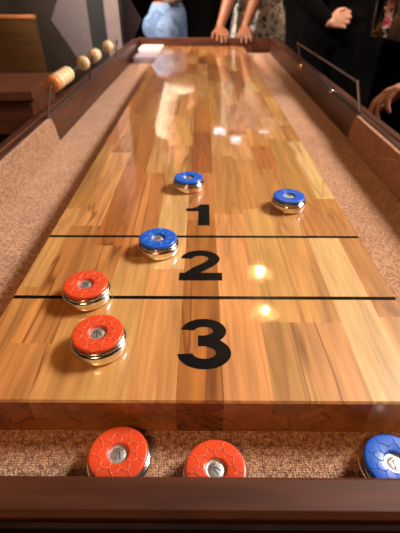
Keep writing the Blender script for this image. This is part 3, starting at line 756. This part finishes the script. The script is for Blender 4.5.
# person in black, one hand raised
h3 = at(343, 13, y=2.45)
person('person dressed all in black with one bare hand held in front', (h3.x + .06, 2.78, 0), R(-8),
       {-1: A(elbow=(h3.x - .16, 2.68, 1.10), wrist=(h3.x - .045, 2.53, 0.99), dir=(1, -.1, .15), palm=(0, 1, -.2), thumb=1, curl=(45, 60, 40)),
        1: A(elbow=(h3.x + .24, 2.98, 1.13), wrist=(h3.x + .14, 3.02, 0.90), dir=(0, 0, -1), palm=(-1, 0, 0), thumb=1, curl=(30, 40, 25))},
       M['black_cloth'], M['black_cloth'], M['skin'], M['hair_dark'], 'long', 1.0)
# beer glass
gl = at(379, 34, y=1.68)
GZ = at(381, 37.5, y=1.66).z
# person in grey-brown knit holding the glass
person('person in grey-brown knit top holding a glass of beer', (0.925, 1.92, 0), R(-82),
       {-1: A(elbow=(1.08, 2.13, 1.12), wrist=(1.12, 2.15, 0.87), dir=(0, 0, -1), palm=(0, -1, 0), thumb=1, curl=(30, 35, 20)),
        1: A(elbow=(0.93, 1.64, 1.12), wrist=(gl.x + 0.098, 1.655, GZ + 0.150), dir=(-.9, -.35, .0), palm=(-.35, .9, 0), thumb=-1, curl=(38, 42, 28))},
       M['grey_cloth'], M['black_cloth'], M['skin_dark'], M['hair_dark'], 'long', 1.0)
# person in black at the right edge, hand by the rail
hp = at(391, 99, y=1.28)
person('person in black at the right edge reaching a hand toward the rail', (1.20, 1.12, 0), R(-84),
       {-1: A(elbow=(0.98, 1.26, 0.99), wrist=(hp.x + 0.066, 1.275, 0.934), dir=(-1, .02, -.38), palm=(-.1, -.25, -1), thumb=-1, curl=(26, 32, 20), spread=0.6, nails=True),
        1: A(elbow=(1.12, 0.86, 1.10), wrist=(1.02, .90, 0.90), dir=(-.4, 0, -1), palm=(0, 1, 0), thumb=1)},
       M['black_cloth'], M['black_cloth'], M['skin'], M['hair_fair'], 'long', 1.0, voxel=0.0042, long_hair=True)

g = thing('beer_glass', 'tall glass of amber beer with red and white print held at upper right', 'glass', (gl.x, 1.68, GZ))
bm = bmesh.new(); lathe(bm, [(0, 0.0), (.0275, 0.0), (.0295, .003), (.0375, .165), (.0362, .165), (.0282, .010), (0, .008)], 40); obj('tumbler', bm, M['glass'], g, smooth=True)
bm = bmesh.new(); lathe(bm, [(0, .0085), (.0276, .0105), (.0348, .140), (0, .140)], 40); obj('beer', bm, M['beer'], g, smooth=True)
bm = bmesh.new(); lathe(bm, [(0, .1402), (.0346, .1402), (.0350, .154), (0, .156)], 32); obj('foam', bm, M['foam'], g, smooth=True)
bm = bmesh.new(); seg = 12; a0, a1 = R(-104), R(-36); gr = []
for z, r in ((0.030, 0.0315), (0.135, 0.0365)):
    gr.append([bm.verts.new((r * math.cos(a0 + (a1 - a0) * k / seg), r * math.sin(a0 + (a1 - a0) * k / seg), z)) for k in range(seg + 1)])
for k in range(seg): bm.faces.new((gr[0][k], gr[0][k + 1], gr[1][k + 1], gr[1][k]))
obj('printed_label', bm, M['label_print'], g)

# ------------------------------------------------------------------ pendant lamps and a lit window whose glints lie on the lacquer
def pendant(px, py, z, label):
    """hangs where its mirror image falls on the board"""
    d = CR @ Vector(((px - 200) / FPX, -(py - 266.5) / FPX, -1)); hit = CAM + d * ((ZT - CAM.z) / d.z)
    q = hit + Vector((d.x, d.y, -d.z)) * ((z - ZT) / -d.z)
    t = thing('pendant_lamp', label, 'lamp', (q.x, q.y, RZ), 0, 'pendant lamps over the table')
    dz = z - RZ
    bm = bmesh.new(); lathe(bm, [(0, -.002), (.05, -.002), (.045, -.03), (0, -.032)], 24); obj('ceiling_rose', bm, M['dark_steel'], t, smooth=True)
    bm = bmesh.new(); tube(bm, [(0, 0, -.03), (0, 0, dz + 0.09)], 0.003, 8); obj('cord', bm, M['rubber'], t)
    bm = bmesh.new(); lathe(bm, [(0, dz + .10), (.016, dz + .095), (.018, dz + .04), (0, dz + .038)], 20); obj('socket', bm, M['brass'], t, smooth=True)
    bm = bmesh.new(); lathe(bm, [(.017, dz + .075), (.035, dz + .072), (.075, dz + .045), (.095, dz + .015), (.097, dz + .015), (.077, dz + .048), (.036, dz + .076), (.017, dz + .079)], 32); obj('halo_reflector', bm, M['white_card'], t, smooth=True)  # reflector dish added to give the bulb's glint a soft halo
    bm = bmesh.new(); ell(bm, (0, 0, dz), (.024, .024, .030)); obj('bulb', bm, M['bulb'], t, smooth=True)
    return t
pendant(260, 271, 2.35, 'warm pendant lamp with added white halo reflector hanging farther along the table')
pendant(265, 310, 2.35, 'warm pendant lamp with added white halo reflector hanging nearer over the table')
# lit clerestory panes high on the far wall
def pane(pxa, pxb, py, i):
    def mir(px, py):
        d = CR @ Vector(((px - 200) / FPX, -(py - 266.5) / FPX, -1)); hit = CAM + d * ((ZT - CAM.z) / d.z); d = Vector((d.x, d.y, -d.z))
        return hit + d * ((RY1 - 0.03 - hit.y) / d.y)
    a, b = mir(pxa, py - 2.6), mir(pxb, py + 2.6)
    o = obj('window_%d' % i, bx(a.x, b.x, RY1 - 0.03, RY1 - 0.001, a.z, b.z), M['screen']); struct(o)
    bm = bmesh.new()
    box(bm, a.x - .02, b.x + .02, RY1 - .04, RY1 - .0005, b.z, b.z + .02); box(bm, a.x - .02, b.x + .02, RY1 - .04, RY1 - .0005, a.z - .02, a.z)
    box(bm, a.x - .02, a.x, RY1 - .04, RY1 - .0005, a.z, b.z); box(bm, b.x, b.x + .02, RY1 - .04, RY1 - .0005, a.z, b.z)
    obj('window_frame', bm, M['black_column'], o)
pane(214, 226, 131, 1); pane(231, 247, 139, 2); pane(248, 269, 130, 3)
